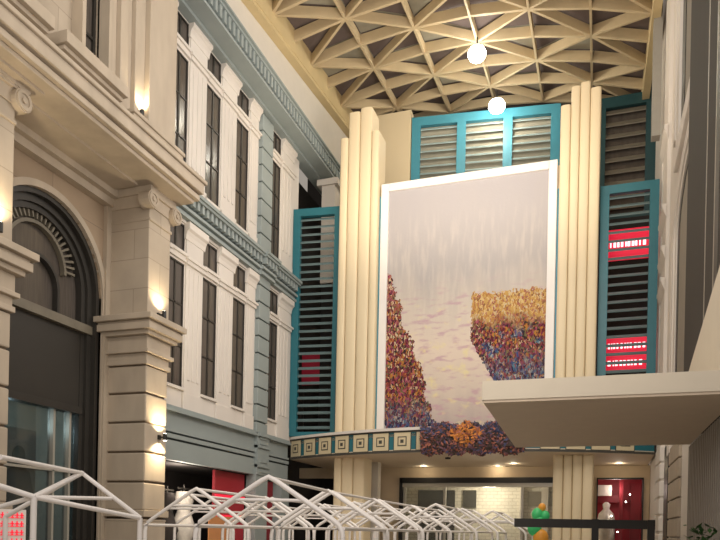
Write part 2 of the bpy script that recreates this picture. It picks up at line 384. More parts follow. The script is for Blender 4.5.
# giant piers with ionic capitals
def pier(y0, y1):
    x = -11.2
    sh = MB(); sh.box(-12.6, x, y0, y1, 7.0, 10.0); sh.box(-12.6, x + .04, y0 - .02, y1 + .02, 9.55, 9.63)
    sh.box(-12.6, x + .03, y0 - .03, y1 + .03, 7.05, 7.16)
    p = sh.build('pier_shaft', M_['ashlar'], bb, bevel=.02)
    cap = MB()
    cap.box(-12.6, x + .10, y0 - .10, y1 + .10, 10.22, 10.42); cap.box(-12.6, x + .04, y0 - .04, y1 + .04, 9.92, 10.22)
    for yy in (y0 - .06, y1 + .06):
        cap.ring(x - .16, x + .16, yy, 10.05, .0001, .22, 0, 2 * PI, 20)
        cap.ring(x + .16, x + .19, yy, 10.05, .13, .19, 0, 2 * PI, 20); cap.ring(x + .16, x + .20, yy, 10.05, .0001, .06, 0, 2 * PI, 12)
    cap.build('ionic_capital', M_['stone'], bb)
    im = MB()
    for z0, z1, d in ((5.80, 5.92, .06), (5.92, 6.10, .02), (6.10, 6.20, .12), (6.20, 6.55, .05), (6.55, 6.66, .18), (6.66, 6.84, .28), (6.84, 6.90, .24), (6.90, 7.05, .36)):
        im.box(-12.62 , x + d, y0 - d, y1 + d, z0, z1)
    im.build('impost_cornice', M_['stone'], bb, bevel=.015)
    lo = MB()
    zz = [1.98, 2.74, 3.52, 4.30, 5.06, 5.80]
    for a, c in zip(zz, zz[1:]): lo.box(-12.6, x, y0, y1, a + .025, c - .025)
    lo.build('rusticated_block', M_['stone'], bb, bevel=.03)
    MB().box(-12.6, x - .05, y0 + .05, y1 - .05, 0, 5.9).build('pier_core', M_['stone_dark'], bb)
    ba = MB(); ba.box(-12.6, x + .02, y0 - .02, y1 + .02, 0, 1.7); ba.box(-12.6, x + .08, y0 - .08, y1 + .08, 1.82, 2.0); ba.box(-12.6, x + .03, y0 - .03, y1 + .03, 1.7, 1.76)
    ba.build('pier_base', M_['stone'], bb, bevel=.015)
pier(15.45, 16.4); pier(10.05, 11.0)
# entablature break above near pier
en = MB()
for z0, z1, d in ((10.42, 10.5, .12), (10.5, 10.62, .30), (10.62, 10.68, .25)): en.box(-12.4, -11.2 + d, 9.9 - d, 11.15 + d, z0 - .14, z1 - .14)
en.build('capital_block', M_['stone'], bb)
# projecting jamb between arch and far pier
MB().box(-12.6, -12.38, 15.28, 15.6, 0, 10.0).build('jamb_strip', M_['stone'], bb)

# shop interior behind the arch
si = MB(); si.box(-15.2, -15.1, 11, 15.9, .02, 6); si.box(-15.2, -13.05, 15.8, 15.9, .02, 6); si.box(-15.2, -13.05, 11.0, 11.1, .02, 6); si.box(-15.2, -13.05, 11, 15.9, 5.9, 6)
si.build('interior_wall', M_['interior_white'], bb)
def plight(name, loc, power, col, rad=.15, spot=None, target=None):
    l = bpy.data.lights.new(name, 'SPOT' if spot else 'POINT'); l.energy = power; l.color = col; l.shadow_soft_size = rad
    if spot: l.spot_size = spot; l.spot_blend = 0.8
    o = bpy.data.objects.new(name, l); COL.objects.link(o); o.location = loc
    if target: o.rotation_euler = (Vector(target) - Vector(loc)).to_track_quat('-Z', 'Y').to_euler()
    return o
plight('shop_interior_light', (-13.9, 13.2, 4.1), 55, (0.62, 0.9, 1.0), .4)

# poster with a dark-haired figure and other window contents
po = thing('shop_poster', (-13.35, 13.5, 1.2), 'large poster of a dark-haired figure in brown top behind arched shop window', 'poster')
MB().box(-13.40, -13.36, 12.75, 14.0, 0.02, 3.9).build('poster_board', M_['grey_block'], po)
MB().prism([(13.0, 1.1), (13.95, 1.1), (13.95, 2.3), (13.8, 2.85), (13.55, 3.0), (13.3, 3.0), (13.05, 2.8), (12.95, 2.2)], 'X', -13.36, -13.345).build('brown_top', M_['brown'], po)
MB().prism([(13.45 + .2 * math.cos(k * PI / 8), 3.22 + .26 * math.sin(k * PI / 8)) for k in range(16)], 'X', -13.36, -13.34).build('dark_hair', M_['cloth_dark'], po)
ls = thing('lit_sign', (-10.9, 10.9, 0), 'small lit white board with red symbols at bottom left beside near pier', 'sign')
MB().box(-11.0, -10.9, 10.5, 11.2, 0, 1.86).build('sign_board', M_['frame_white'], ls)
g = MB()
for row in range(4):
    for k in range(5):
        y = 10.56 + k * .12; z = 1.74 - row * .17
        g.box(-10.9, -10.885, y, y + .09, z, z + .02); g.box(-10.9, -10.885, y + .035, y + .055, z - .05, z + .06); g.box(-10.9, -10.885, y, y + .09, z - .05, z - .035)
g.build('red_symbols', M_['red_lit'], ls)

# wall up/down lights
def wall_lamp(loc, label, up=True, down=True, power=14, out=.20):
    x, y, z = loc
    o = thing('wall_lamp', loc, label, 'lamp')
    MB().box(x, x + .05, y - .05, y + .05, z - .06, z + .06).build('mounting_plate', M_['black'], o)
    MB().tube([(x + out, y, z - .09), (x + out, y, z + .09)], .055, 12).box(x + .04, x + out, y - .02, y + .02, z - .02, z + .02).build('lamp_body', M_['black'], o)
    if up:
        MB().tube([(x + out, y, z + .09), (x + out, y, z + .095)], .045, 12).build('lamp_lens', M_['downlight'], o)
        l = plight('uplight', (0, 0, 0), power, (1.0, .80, .50), .05, 2.3); l.parent = o; l.location = (out, 0, .11)
        l.rotation_euler = Vector((-.28, 0, 1)).to_track_quat('-Z', 'Y').to_euler()
    if down:
        MB().tube([(x + out, y, z - .095), (x + out, y, z - .09)], .045, 12).build('lamp_lens', M_['downlight'], o)
        l = plight('downlight', (0, 0, 0), power, (1.0, .80, .50), .05, 2.3); l.parent = o; l.location = (out, 0, -.11)
        l.rotation_euler = Vector((-.28, 0, -1)).to_track_quat('-Z', 'Y').to_euler()
    return o
wall_lamp((-11.2, 16.05, 3.97), 'black up-and-down wall lamp on the rusticated blocks of the far stone pier', power=190)
wall_lamp((-11.2, 15.9, 7.2), 'small black uplight on far stone pier just above its middle ledge', down=False, power=110)
wall_lamp((-11.52, 15.2, 12.2), 'small black uplight on upper storey pilaster above the main stone cornice', down=False, power=110)
wall_lamp((-11.2, 10.5, 7.28), 'uplight on near stone pier at left edge above its ledge', down=False, power=160)

# ================================================================== WHITE AND GREY-TEAL FACADE
gb = thing('plaster_building', (-12.1, 21, 0), 'white plaster building with grey-teal trim, tall narrow dark windows and white pilasters', 'building')
XW = -11.9
bays = [(17.35, 18.1), (19.2, 20.0), (21.15, 21.95), (23.9, 24.55)]
bays[1] = (19.25, 20.0); bays[2] = (21.17, 21.92)
hl = []
bays = [(a - .06, c + .06) for a, c in bays]
for a, c in bays:
    hl += [(a, c, 5.75, 9.45), (a, c, 9.82, 10.62), (a, c, 11.95, 15.55), (a, c, 15.95, 16.65)]
MB().holes(-12.35, XW, 16.92, 26.35, 5.05, 17.5, hl).build('wall', M_['white'], gb)
MB().box(-14.0, -12.35, 26.2, 26.35, 5, 17.5).build('end_wall', M_['void'], gb)
for a, c in bays:
    for (z0, z1, tr) in ((5.75, 10.62, (9.45, 9.82)), (11.95, 16.65, (15.55, 15.95))):
        wn = MB().box(-11.97, -11.94, a, c, z0, tr[0]).box(-11.97, -11.94, a, c, tr[1], z1).build('window', M_['pane'], gb)
        fb = MB(); e = .05
        for q0, q1 in ((z0, tr[0]), (tr[1], z1)):
            fb.box(-11.94, -11.90, a, a + e, q0, q1); fb.box(-11.94, -11.90, c - e, c, q0, q1)
            fb.box(-11.94, -11.90, a, c, q0, q0 + e); fb.box(-11.94, -11.90, a, c, q1 - e, q1)
            fb.box(-11.94, -11.91, (a + c) / 2 - .035, (a + c) / 2 + .035, q0, q1)
        for k in (1, 2): zz = z0 + (tr[0] - z0) * k / 3; fb.box(-11.94, -11.91, a, c, zz - .025, zz + .025)
        fb.build('window_bars', M_['dark_frame'], wn)
# pilasters with flared caps
pils = [(16.92, 17.3), (18.15, 19.2), (20.05, 21.12), (21.97, 22.68), (24.62, 25.75)]
for k, (a, c) in enumerate(pils):
    for (z0, z1, zt) in ((5.12, 10.72, 9.62), (11.55, 16.78, 15.75)):
        p = MB(); m0 = .14
        p.box(XW, XW + .05, a + m0 * .4, c - m0 * .4, z0, z1 - .5)
        for q in range(3):
            yy = a + m0 + (c - a - 2 * m0) * (q + .5) / 3; p.box(XW + .05, XW + .075, yy - .07, yy + .07, z0 + .9, zt - .25)
        p.box(XW, XW + .08, a, c, z0, z0 + .5)
        p.box(XW, XW + .12, a + .02, c - .02, zt - .14, zt + .10); p.box(XW, XW + .17, a - .03, c + .03, zt - .02, zt + .06)
        fl0 = [(XW, z1 - .5), (XW + .06, z1 - .5), (XW + .08, z1 - .36), (XW + .12, z1 - .26), (XW + .19, z1 - .2), (XW + .19, z1), (XW, z1)]
        p.prism(fl0, 'Y', a - .02, c + .02)
        p.build('pilaster', M_['white'], gb, bevel=.015)
# transom and sill mouldings per bay
for a, c in bays:
    for (zt, zs) in ((9.635, 5.75), (15.75, 11.95)):
        MB().box(-12.2, XW + .07, a - .04, c + .04, zt - .12, zt + .03).box(-12.2, XW + .13, a - .04, c + .04, zt + .03, zt + .12).build('transom_moulding', M_['white'], gb)
        MB().box(-12.1, XW + .08, a - .06, c + .06, zs - .08, zs).build('window_sill', M_['white'], gb)
    sp = MB(); sp.box(XW, XW + .06, a - .05, c + .05, 10.66, 10.8); sp.build('window_head', M_['white'], gb)
# rusticated grey pilaster
rp = MB(); z = 3.6; 
while z < 16.4:
    rp.box(XW - .1, XW + .17, 22.76, 23.62, z + .03, min(z + .60, 16.7)); z += .62
rp.build('quoin_strip', M_['grey_teal'], gb, bevel=.02)
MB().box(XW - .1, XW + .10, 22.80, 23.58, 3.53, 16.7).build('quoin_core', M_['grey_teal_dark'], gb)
# string course with dentils
for (ya, yb, d) in ((16.95, 22.66, 0), (22.66, 23.72, .10), (23.72, 25.9, 0)):
    sc = MB()
    for z0, z1, x in ((10.74, 10.84, .22), (10.84, 10.93, .14), (10.93, 11.02, .27), (11.02, 11.08, .20), (11.08, 11.36, .16), (11.36, 11.44, .40), (11.44, 11.54, .46)):
        sc.box(XW, XW + x + d, ya, yb, z0, z1)
    sc.build('string_course', M_['grey_teal'], gb)
    dn = MB(); y = ya + .06
    while y < yb - .1: dn.box(XW + .16 + d, XW + .34 + d, y, y + .13, 11.12, 11.36); y += .26
    dn.build('dentil_row', M_['grey_teal'], gb)
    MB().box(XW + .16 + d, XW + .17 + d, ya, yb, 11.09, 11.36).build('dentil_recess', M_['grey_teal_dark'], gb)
# grey shopfront fascia
fs = MB()
for z0, z1, x in ((3.53, 4.10, .12), (4.10, 4.16, .05), (4.16, 4.28, .16), (4.28, 4.34, .05), (4.34, 4.42, .16), (4.42, 4.92, .10), (4.92, 5.00, .26), (5.00, 5.10, .18)):
    fs.box(-12.4, XW + x, 16.55, 25.6, z0, z1)
fs.build('shopfront_fascia', M_['grey_teal'], gb)
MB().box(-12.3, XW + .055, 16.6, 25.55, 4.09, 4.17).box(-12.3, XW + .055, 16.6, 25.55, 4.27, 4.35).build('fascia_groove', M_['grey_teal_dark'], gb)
bs = MB()
for z0, z1, x in ((3.53, 5.04, .24), (3.8, 3.9, .30), (4.5, 4.6, .30), (4.92, 5.04, .34)): bs.box(XW, XW + x, 22.72, 23.66, z0, z1)
for z0 in (3.62, 3.98, 4.64, 4.82):
    bs.box(XW, XW + .27, 22.9, 23.5, z0, z0 + .1)
bs.box(XW - .2, XW + .2, 22.72, 23.66, 0, 3.53); bs.box(XW - .2, XW + .2, 24.9, 25.6, 0, 3.53)
bs.build('shopfront_pier', M_['grey_teal'], gb)
# big top cornice with dentils, running on past the end of the wall
tc_ = MB()
for z0, z1, x in ((16.68, 16.78, .30), (16.78, 16.86, .84), (16.86, 16.98, .76), (16.98, 17.02, .70), (17.02, 17.42, .52), (17.42, 17.50, .84), (17.50, 17.56, .92)):
    tc_.box(XW - .2, XW + x, 16.92, 31.2, z0, z1)
tc_.build('top_cornice', M_['grey_teal'], gb)
dn = MB(); y = 16.95
while y < 31.1: dn.box(XW + .50, XW + .80, y, y + .13, 17.04, 17.42); y += .27
dn.build('cornice_dentils', M_['grey_teal'], gb)
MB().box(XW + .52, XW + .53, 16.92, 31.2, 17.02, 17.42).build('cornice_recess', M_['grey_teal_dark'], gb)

# shop under the facade
MB().box(-14.2, -12.0, 16.6, 26.2, 3.5, 3.58).build('shop_interior_ceiling', M_['void'], gb)
MB().box(-14.2, -14.1, 16.6, 26.2, 0, 3.5).box(-14.2, -12.4, 26.1, 26.2, 0, 3.5).box(-14.2, -12.4, 16.6, 16.7, 0, 3.5).build('shop_interior_wall', M_['void'], gb)
rb = thing('red_banner', (-12.15, 21.9, 0), 'tall plain red board under the grey fascia of the plaster building', 'board')
MB().box(-12.2, -12.1, 20.55, 22.6, 0.02, 3.5).build('board', M_['red'], rb)
MB().box(-12.1, -12.06, 20.55, 22.6, 2.62, 2.70).box(-12.1, -12.06, 20.55, 22.6, 1.95, 2.02).build('light_strip', M_['red_lit'], rb)
tag(MB().box(-12.0, -11.95, 20.0, 21.5, 0.0, 1.95).build('notice_board', M_['orange']), 'orange notice board standing before the tall red board', 'board')
tag(MB().box(-12.15, -12.05, 23.75, 24.85, 0.0, 3.4).build('shop_hoarding', M_['red_deep']), 'narrow dark red hoarding beside grey shopfront pier under balcony end', 'board')
# draped white garment display
def garment(y, label, h, wd, mm):
    o = thing('garment_display', (-12.7, y, 0), label, 'clothes display')
    d = MB(); prof = []
    for k in range(9): zz = h * k / 8; prof.append((wd * (.34 + .10 * math.sin(k * 1.9)) * (1 - .35 * (k / 8) ** 3), .3 + zz * .93))
    d.lathe(-12.7, y, prof, 12); d.build('draped_cloth', M_[mm], o)
    MB().tube([(-12.7, y, 0), (-12.7, y, h + .35)], .03).tube([(-12.7, y - .35, h + .22), (-12.7, y + .35, h + .22)], .03).build('stand', M_['dark_frame'], o)
    return o
garment(17.75, 'white draped garment display in dark shop window next to stone pier', 2.7, 1.0, 'cloth')
garment(18.7, 'dark garment display between two white ones in shop window', 2.5, .9, 'cloth_dark')
garment(19.65, 'white draped garment display nearest the red board', 2.6, 1.0, 'cloth')
plight('garment_light', (-12.3, 18.7, 3.1), 90, (1, .85, .7), .2)

# ================================================================== SCREEN: PILLARS, LOUVRES, MURAL
def fluted_pillar(xs, y, z0, label, depth=.8, face=.15):
    """xs: list of (x0,x1,ztop) rounded flutes, the last faces are angled back"""
    o = thing('fluted_pillar', ((xs[0][0] + xs[-1][1]) / 2, y + .4, 0), label, 'pillar')
    for (a, c, zt) in xs:
        n = 10; rad = (c - a) / 2
        poly = [(a + rad - rad * math.cos(PI * k / n), y - face * math.sin(PI * k / n) ** .45) for k in range(n + 1)] + [(c, y + depth), (a, y + depth)]
        b = MB(); b.prism(poly, 'Z', 5.31 if a > -8.6 and c < -8.0 else z0, zt, 0, False); b.build('flute', M_['cream'], o, bevel=.02)
    return o
fluted_pillar([(-9.83, -9.50, 16.9), (-9.50, -9.03, 17.85), (-9.03, -8.55, 17.95), (-8.55, -8.25, 17.0)], 25.75, 0.0,
              'left cream fluted pillar with stepped rounded top, between teal shutter and mural')
fluted_pillar([(-1.52, -1.17, 16.75), (-1.17, -.86, 17.35), (-.86, -.52, 17.45), (-.52, -.16, 17.2)], 25.75, 0.0,
              'right cream fluted pillar with stepped top, between mural and red-lit shutter')

def louvre(name, x0, x1, y0, y1, z0, z1, n, label, fm, sm_, fw=.30, bays=1, tilt=.10, gl=None, cat='shutter', group=None, top=None):
    """louvred screen spanning (x0,y0)-(x1,y1)"""
    L_ = math.hypot(x1 - x0, y1 - y0)
    o = thing(name, (x0, y0, z0), label, cat, group); ang = math.atan2(y1 - y0, x1 - x0)
    def put(mb, nm, mt):
        ob = mb.build(nm, mt, o); return ob
    ca, sa = math.cos(ang), math.sin(ang)
    def xf(mb):
        mb.v = [(x0 + px * ca - py * sa, y0 + px * sa + py * ca, pz) for px, py, pz in mb.v]; return mb
    top = top or fw
    f = MB(); f.box(0, fw, 0, .22, z0, z1); f.box(L_ - fw, L_, 0, .22, z0, z1); f.box(fw, L_ - fw, 0, .22, z1 - top, z1); f.box(fw, L_ - fw, 0, .22, z0, z0 + fw * .6)
    bw = (L_ - fw) / bays
    for k in range(1, bays): f.box(bw * k, bw * k + fw, 0, .22, z0 + fw * .6, z1 - top)
    put(xf(f), 'frame', fm)
    for k in range(bays):
        s = MB(); a = fw + bw * k; c = bw * (k + 1)
        for q in range(n):
            z = z0 + fw * .6 + (z1 - z0 - fw * .6 - top) * (q + .5) / n
            s.prism([(.05, z), (.17, z + tilt), (.19, z + tilt - .02), (.07, z - .035)], 'X', a, c)
        put(xf(s), 'slats', sm_)
        if gl:
            g = MB(); g.box(a, c, .24, .26, z0, z1 - .05); put(xf(g), 'backing_pane', gl)
    return o
louvre('louvred_shutter', -11.88, -9.88, 25.86, 26.1, 5.32, 14.5, 29, 'tall teal louvred shutter at left between white facade and cream pillar', M_['teal'], M_['slat'])
louvre('louvred_shutter', -.12, 1.82, 26.35, 26.35, 5.2, 14.05, 27, 'tall teal louvred shutter at right with red signs glowing behind it', M_['teal'], M_['slat'], fw=.30)
louvre('louvred_window', -8.46, -1.9, 31.2, 32.0, 15.6, 20.65, 13, 'bright teal three-bay louvred window high above the mural', M_['teal_bright'], M_['slat_light'], fw=.40, bays=3, tilt=.10, gl=M_['roof_light'], cat='window')
louvre('louvred_window', -.45, 2.05, 31.6, 31.6, 15.0, 20.3, 9, 'dark teal louvred window high at right above the red-lit shutter', M_['teal_dark'], M_['slat_brown'], fw=.45, tilt=.20, gl=M_['pane'], cat='window')
tag(MB().box(-10.3, -8.78, 31.15, 32.2, 0, 4.5).box(-10.3, -8.5, 31.15, 32.2, 4.5, 21.0).build('rear_pier', M_['cream']), 'plain beige pier rising to the ceiling behind left fluted pillar', 'pier')
tag(MB().box(-11.55, -10.95, 28.0, 28.6, 12.2, 16.6).box(-11.75, -10.8, 27.9, 28.7, 16.4, 16.66).build('rear_column', M_['white']), 'white column seen behind the left teal shutter', 'column')
tag(MB().box(1.50, 1.78, 25.9, 26.3, 15.35, 20.0).build('hanging_panel', M_['grey_block']), 'grey vertical strip hanging at top right beside dark teal window', 'panel')

tag(MB().box(-11.5, -11.0, 28.05, 28.55, 4.54, 12.19).build('dark_plinth', M_['void']), 'dark post under the white column behind the left teal shutter', 'post')
# red signs behind the shutters
def red_sign(x0, x1, y, z0, z1, label, mm, rows):
    o = thing('red_sign', ((x0 + x1) / 2, y, z0), label, 'sign')
    MB().box(x0, x1, y, y + .1, z0, z1).build('sign_panel', M_[mm], o)
    for xx in (x0 + .04, x1 - .04): MB().box(xx - .03, xx + .03, y + .1, y + .16, 4.53, z1).build('sign_post', M_['dark_frame'], o)
    if rows:
        g = MB(); rr = random.Random(rows)
        for k in range(rows):
            z = z0 + (z1 - z0) * (k + .5) / rows; x = x0 + .25
            while x < x1 - .25:
                wd = rr.uniform(.04, .11); g.box(x, x + wd, y - .02, y, z - .10, z + .10); x += wd + rr.uniform(.03, .08)
        g.build('lettering', M_['white_lit'], o)
    return o
red_sign(.0, 1.75, 28.2, 12.05, 13.2, 'glowing red sign behind upper half of the right teal shutter', 'red_lit', 1)
red_sign(.0, 1.75, 28.2, 7.8, 9.1, 'glowing red sign behind lower half of the right teal shutter', 'red_lit', 2)
red_sign(-12.4, -11.55, 28.2, 7.9, 9.2, 'dim red sign behind the left teal shutter', 'red_dim', 0)

# wall behind the mural, edged in teal
struct(MB().box(-8.2, -1.53, 26.12, 26.4, 5.2, 14.9).build('wall_front', M_['cream_wall']))
tag(MB().box(-8.24, -8.19, 25.90, 26.11, 5.2, 14.55).build('teal_edging', M_['teal_bright']), 'thin teal vertical strip along left side of the mural frame', 'trim')
tag(MB().box(-1.59, -1.53, 25.98, 26.11, 5.2, 14.0).build('teal_edging', M_['teal_bright']), 'thin teal vertical strip along right side of the mural frame', 'trim')

def mural_material():
    M, N, L, B = nt('impressionist_garden_mural'); B.inputs['Roughness'].default_value = 0.85; B.inputs['Specular IOR Level'].default_value = 0.15
    uv = N.new('ShaderNodeUVMap'); sep = N.new('ShaderNodeSeparateXYZ'); L.new(uv.outputs[0], sep.inputs[0])
    def mth(op, a, b=None, c=None, clamp=False):
        n = N.new('ShaderNodeMath'); n.operation = op; n.use_clamp = clamp
        for i, q in enumerate((a, b, c)):
            if q is None: continue
            if isinstance(q, (int, float)): n.inputs[i].default_value = q
            else: L.new(q, n.inputs[i])
        return n.outputs[0]
    u, v = sep.outputs[0], sep.outputs[1]
    def noise(sc, st=(1, 1, 1), det=4):
        mp = N.new('ShaderNodeMapping'); mp.inputs['Scale'].default_value = st; L.new(uv.outputs[0], mp.inputs[0])
        n = N.new('ShaderNodeTexNoise'); n.inputs['Scale'].default_value = sc; n.inputs['Detail'].default_value = det; L.new(mp.outputs[0], n.inputs[0]); return n
    n1 = noise(14, (1, 1.2, 1)); n2 = noise(5, (1.6, .5, 1)); n3 = noise(13, (3.0, .6, 1)); n4 = noise(12, (.8, 3.6, 1)); nf = noise(70, (1, 1.2, 1))
    d1 = mth('MULTIPLY', mth('SUBTRACT', n1.outputs[0], .5), .16)
    dn = mth('MULTIPLY', mth('SUBTRACT', nf.outputs[0], .5), .05)
    def mix(fac, a, b, bt='MIX'):
        n = N.new('ShaderNodeMix'); n.data_type = 'RGBA'; n.blend_type = bt
        for idx, q in ((0, fac), (6, a), (7, b)):
            if isinstance(q, tuple): n.inputs[idx].default_value = (*q, 1)
            elif isinstance(q, (int, float)): n.inputs[idx].default_value = q
            else: L.new(q, n.inputs[idx])
        return n.outputs[2]
    def ramp(fac, stops, interp='LINEAR'):
        n = N.new('ShaderNodeValToRGB'); n.color_ramp.interpolation = interp; e = n.color_ramp.elements
        e[0].position, e[0].color = stops[0][0], (*stops[0][1], 1); e[1].position, e[1].color = stops[1][0], (*stops[1][1], 1)
        for p, c in stops[2:]: q = e.new(p); q.color = (*c, 1)
        L.new(fac, n.inputs[0]); return n.outputs[0]
    def step(x, a, b):
        n = N.new('ShaderNodeMapRange'); n.interpolation_type = 'SMOOTHSTEP'; L.new(x, n.inputs[0])
        n.inputs[1].default_value = a; n.inputs[2].default_value = b; return n.outputs[0]
    # background: mauve sky above, misty cream and pink below
    base = ramp(mth('ADD', v, mth('MULTIPLY', mth('SUBTRACT', n2.outputs[0], .5), .25)),
                [(0.0, (.42, .35, .34)), (.16, (.60, .51, .43)), (.34, (.68, .57, .47)), (.5, (.58, .51, .44)), (.66, (.43, .395, .38)), (1.0, (.40, .375, .385))])
    streak = mth('MULTIPLY', step(n3.outputs[0], .42, .72), mth('MULTIPLY', step(v, .35, .5), mth('SUBTRACT', 1.0, step(v, .72, .95))))
    base = mix(mth('MULTIPLY', streak, .28), base, (.70, .63, .54))
    pink = mth('MULTIPLY', step(n4.outputs[0], .50, .68), mth('SUBTRACT', 1.0, step(v, .5, .64)))
    base = mix(mth('MULTIPLY', pink, .8), base, (.50, .32, .37))
    n5 = noise(9, (1.2, 2.4, 1)); gold = mth('MULTIPLY', step(n5.outputs[0], .55, .7), mth('SUBTRACT', 1.0, step(v, .42, .6)))
    base = mix(mth('MULTIPLY', gold, .75), base, (.72, .63, .33))
    # flower dabs
    mp = N.new('ShaderNodeMapping'); mp.inputs['Scale'].default_value = (1.0, .8, 1)
    nw = noise(60, (1, 1.2, 1), 2); wv = N.new('ShaderNodeVectorMath'); wv.operation = 'MULTIPLY_ADD'; L.new(nw.outputs[1], wv.inputs[0]); wv.inputs[1].default_value = (.03, .03, 0); L.new(uv.outputs[0], wv.inputs[2]); L.new(wv.outputs[0], mp.inputs[0])
    vo = N.new('ShaderNodeTexVoronoi'); vo.inputs['Scale'].default_value = 135; vo.inputs['Randomness'].default_value = 1; L.new(mp.outputs[0], vo.inputs[0])
    sc = N.new('ShaderNodeSeparateXYZ'); L.new(vo.outputs['Color'], sc.inputs[0])
    warm = ramp(sc.outputs[0], [(0, (.10, .02, .03)), (.17, (.26, .06, .035)), (.31, (.42, .18, .04)), (.44, (.18, .03, .07)), (.56, (.035, .025, .025)), (.72, (.36, .09, .13)), (.82, (.16, .13, .06)), (.94, (.50, .36, .22))], 'CONSTANT')
    cool = ramp(sc.outputs[1], [(0, (.02, .025, .06)), (.22, (.05, .08, .20)), (.42, (.10, .18, .24)), (.58, (.22, .06, .08)), (.72, (.34, .36, .36)), (.82, (.07, .05, .07)), (.92, (.32, .18, .09))], 'CONSTANT')
    golden = ramp(sc.outputs[2], [(0, (.52, .32, .10)), (.28, (.45, .22, .07)), (.48, (.62, .44, .20)), (.64, (.26, .12, .06)), (.78, (.35, .13, .10)), (.9, (.55, .44, .28))], 'CONSTANT')
    # left mass
    eL = mth('ADD', mth('MULTIPLY', mth('SUBTRACT', .72, v), .50), mth('ADD', mth('ADD', mth('MULTIPLY', dn, 1.6), d1), -.01))
    inL = mth('MULTIPLY', mth('LESS_THAN', u, eL), mth('LESS_THAN', v, mth('ADD', .66, dn)))
    topL = mix(step(mth('ADD', v, d1), .0, .17), cool, mix(mth('GREATER_THAN', sc.outputs[2], mth('SUBTRACT', 1.25, v)), warm, golden))
    # right mass
    e1 = mth('GREATER_THAN', u, mth('ADD', .55, mth('ADD', dn, mth('MULTIPLY', mth('MAXIMUM', mth('SUBTRACT', .36, v), 0), .9))))
    inR = mth('MULTIPLY', e1, mth('MULTIPLY', mth('LESS_THAN', v, mth('ADD', .548, mth('ADD', dn, mth('MULTIPLY', d1, .3)))), mth('GREATER_THAN', v, mth('ADD', .175, dn))))
    blueR = mth('MULTIPLY', mth('SUBTRACT', 1.0, step(mth('ADD', v, d1), .20, .34)), .8)
    blueR2 = mth('MAXIMUM', blueR, mth('MULTIPLY', step(n1.outputs[0], .53, .62), mth('SUBTRACT', 1.0, step(v, .36, .46))))
    colR = mix(step(mth('ADD', v, d1), .40, .47), mix(blueR2, warm, cool), golden)
    out = mix(inL, base, topL); out = mix(inR, out, colR)
    L.new(out, B.inputs['Base Color'])
    bp = N.new('ShaderNodeBump'); bp.inputs['Strength'].default_value = .25; bp.inputs['Distance'].default_value = .02; L.new(nf.outputs[0], bp.inputs['Height']); L.new(bp.outputs[0], B.inputs['Normal'])
    return M
mu = thing('garden_mural', (-4.85, 26.0, 5.2), 'huge mural of a misty garden path between dark flower masses in white frame', 'mural')
MX0, MX1, MZ0, MZ1 = -8.18, -1.60, 5.25, 15.0
fw = .30
MB().box(MX0, MX0 + fw, 25.85, 26.1, MZ0, MZ1).box(MX1 - fw, MX1, 25.85, 26.1, MZ0, MZ1).box(MX0 + fw, MX1 - fw, 25.85, 26.1, MZ1 - fw, MZ1).box(MX0 + fw, MX1 - fw, 25.85, 26.1, MZ0, MZ0 + .12).build('frame', M_['frame_white'], mu, bevel=.02)
MM = mural_material()
cv = MB().box(MX0 + fw, MX1 - fw, 25.95, 26.05, MZ0 + .1, MZ1 - fw).build('canvas', MM, mu)
uvl = cv.data.uv_layers.new(name='UVMap')
for lp in cv.data.loops:
    co = cv.data.vertices[lp.vertex_index].co + mu.location
    uvl.data[lp.index].uv = ((co.x - MX0 - fw) / (MX1 - MX0 - 2 * fw), (co.z - MZ0 - .1) / (MZ1 - MZ0 - fw - .1))

# ================================================================== BALCONY
BC = (-5.0, 37.7); BR = 13.5
def arc(aR, a): return (BC[0] + aR * math.sin(a), BC[1] - aR * math.cos(a))
A0, A1 = math.radians(-30.7), math.radians(30.3)
bal = thing('curved_balcony', (-5, 26, 4.5), 'cream balcony curving forward under the mural with teal and square-patterned fascia', 'balcony')
def arc_band(r0, r1, z0, z1, a0=A0, a1=A1, n=48, back=None):
    b = MB()
    for k in range(n):
        a, c = a0 + (a1 - a0) * k / n, a0 + (a1 - a0) * (k + 1) / n
        p = [arc(r0, a), arc(r1, a), arc(r1, c), arc(r0, c)]
        b.prism(p, 'Z', z0, z1)
    return b
sl = MB()
poly = [arc(BR, A0 + (A1 - A0) * k / 48) for k in range(49)]
poly = poly + [(1.85, 30.2), (-11.9, 30.2)]
sl.prism(poly, 'Z', 4.40, 4.52); sl.build('soffit', M_['cream_soffit'], bal)
arc_band(BR - .3, BR, 4.52, 5.2).build('fascia_band', M_['teal'], bal)
arc_band(BR - .35, BR + .10, 5.2, 5.3).build('top_edge', M_['white'], bal)
arc_band(BR, BR + .04, 5.15, 5.2).build('upper_line', M_['tile_in'], bal)
arc_band(BR - .3, BR + .04, 4.41, 4.49).build('lower_line', M_['tile_in'], bal)
MB().prism(poly[:49] + [(1.85, 28.9), (-11.9, 28.9)], 'Z', 5.0, 5.1).build('deck', M_['cream_wall'], bal)
pa = .86 / BR; kk = 0; a = -.0455 - 8 * pa
a_list = [-.062 + pa * q for q in range(-9, 10)]
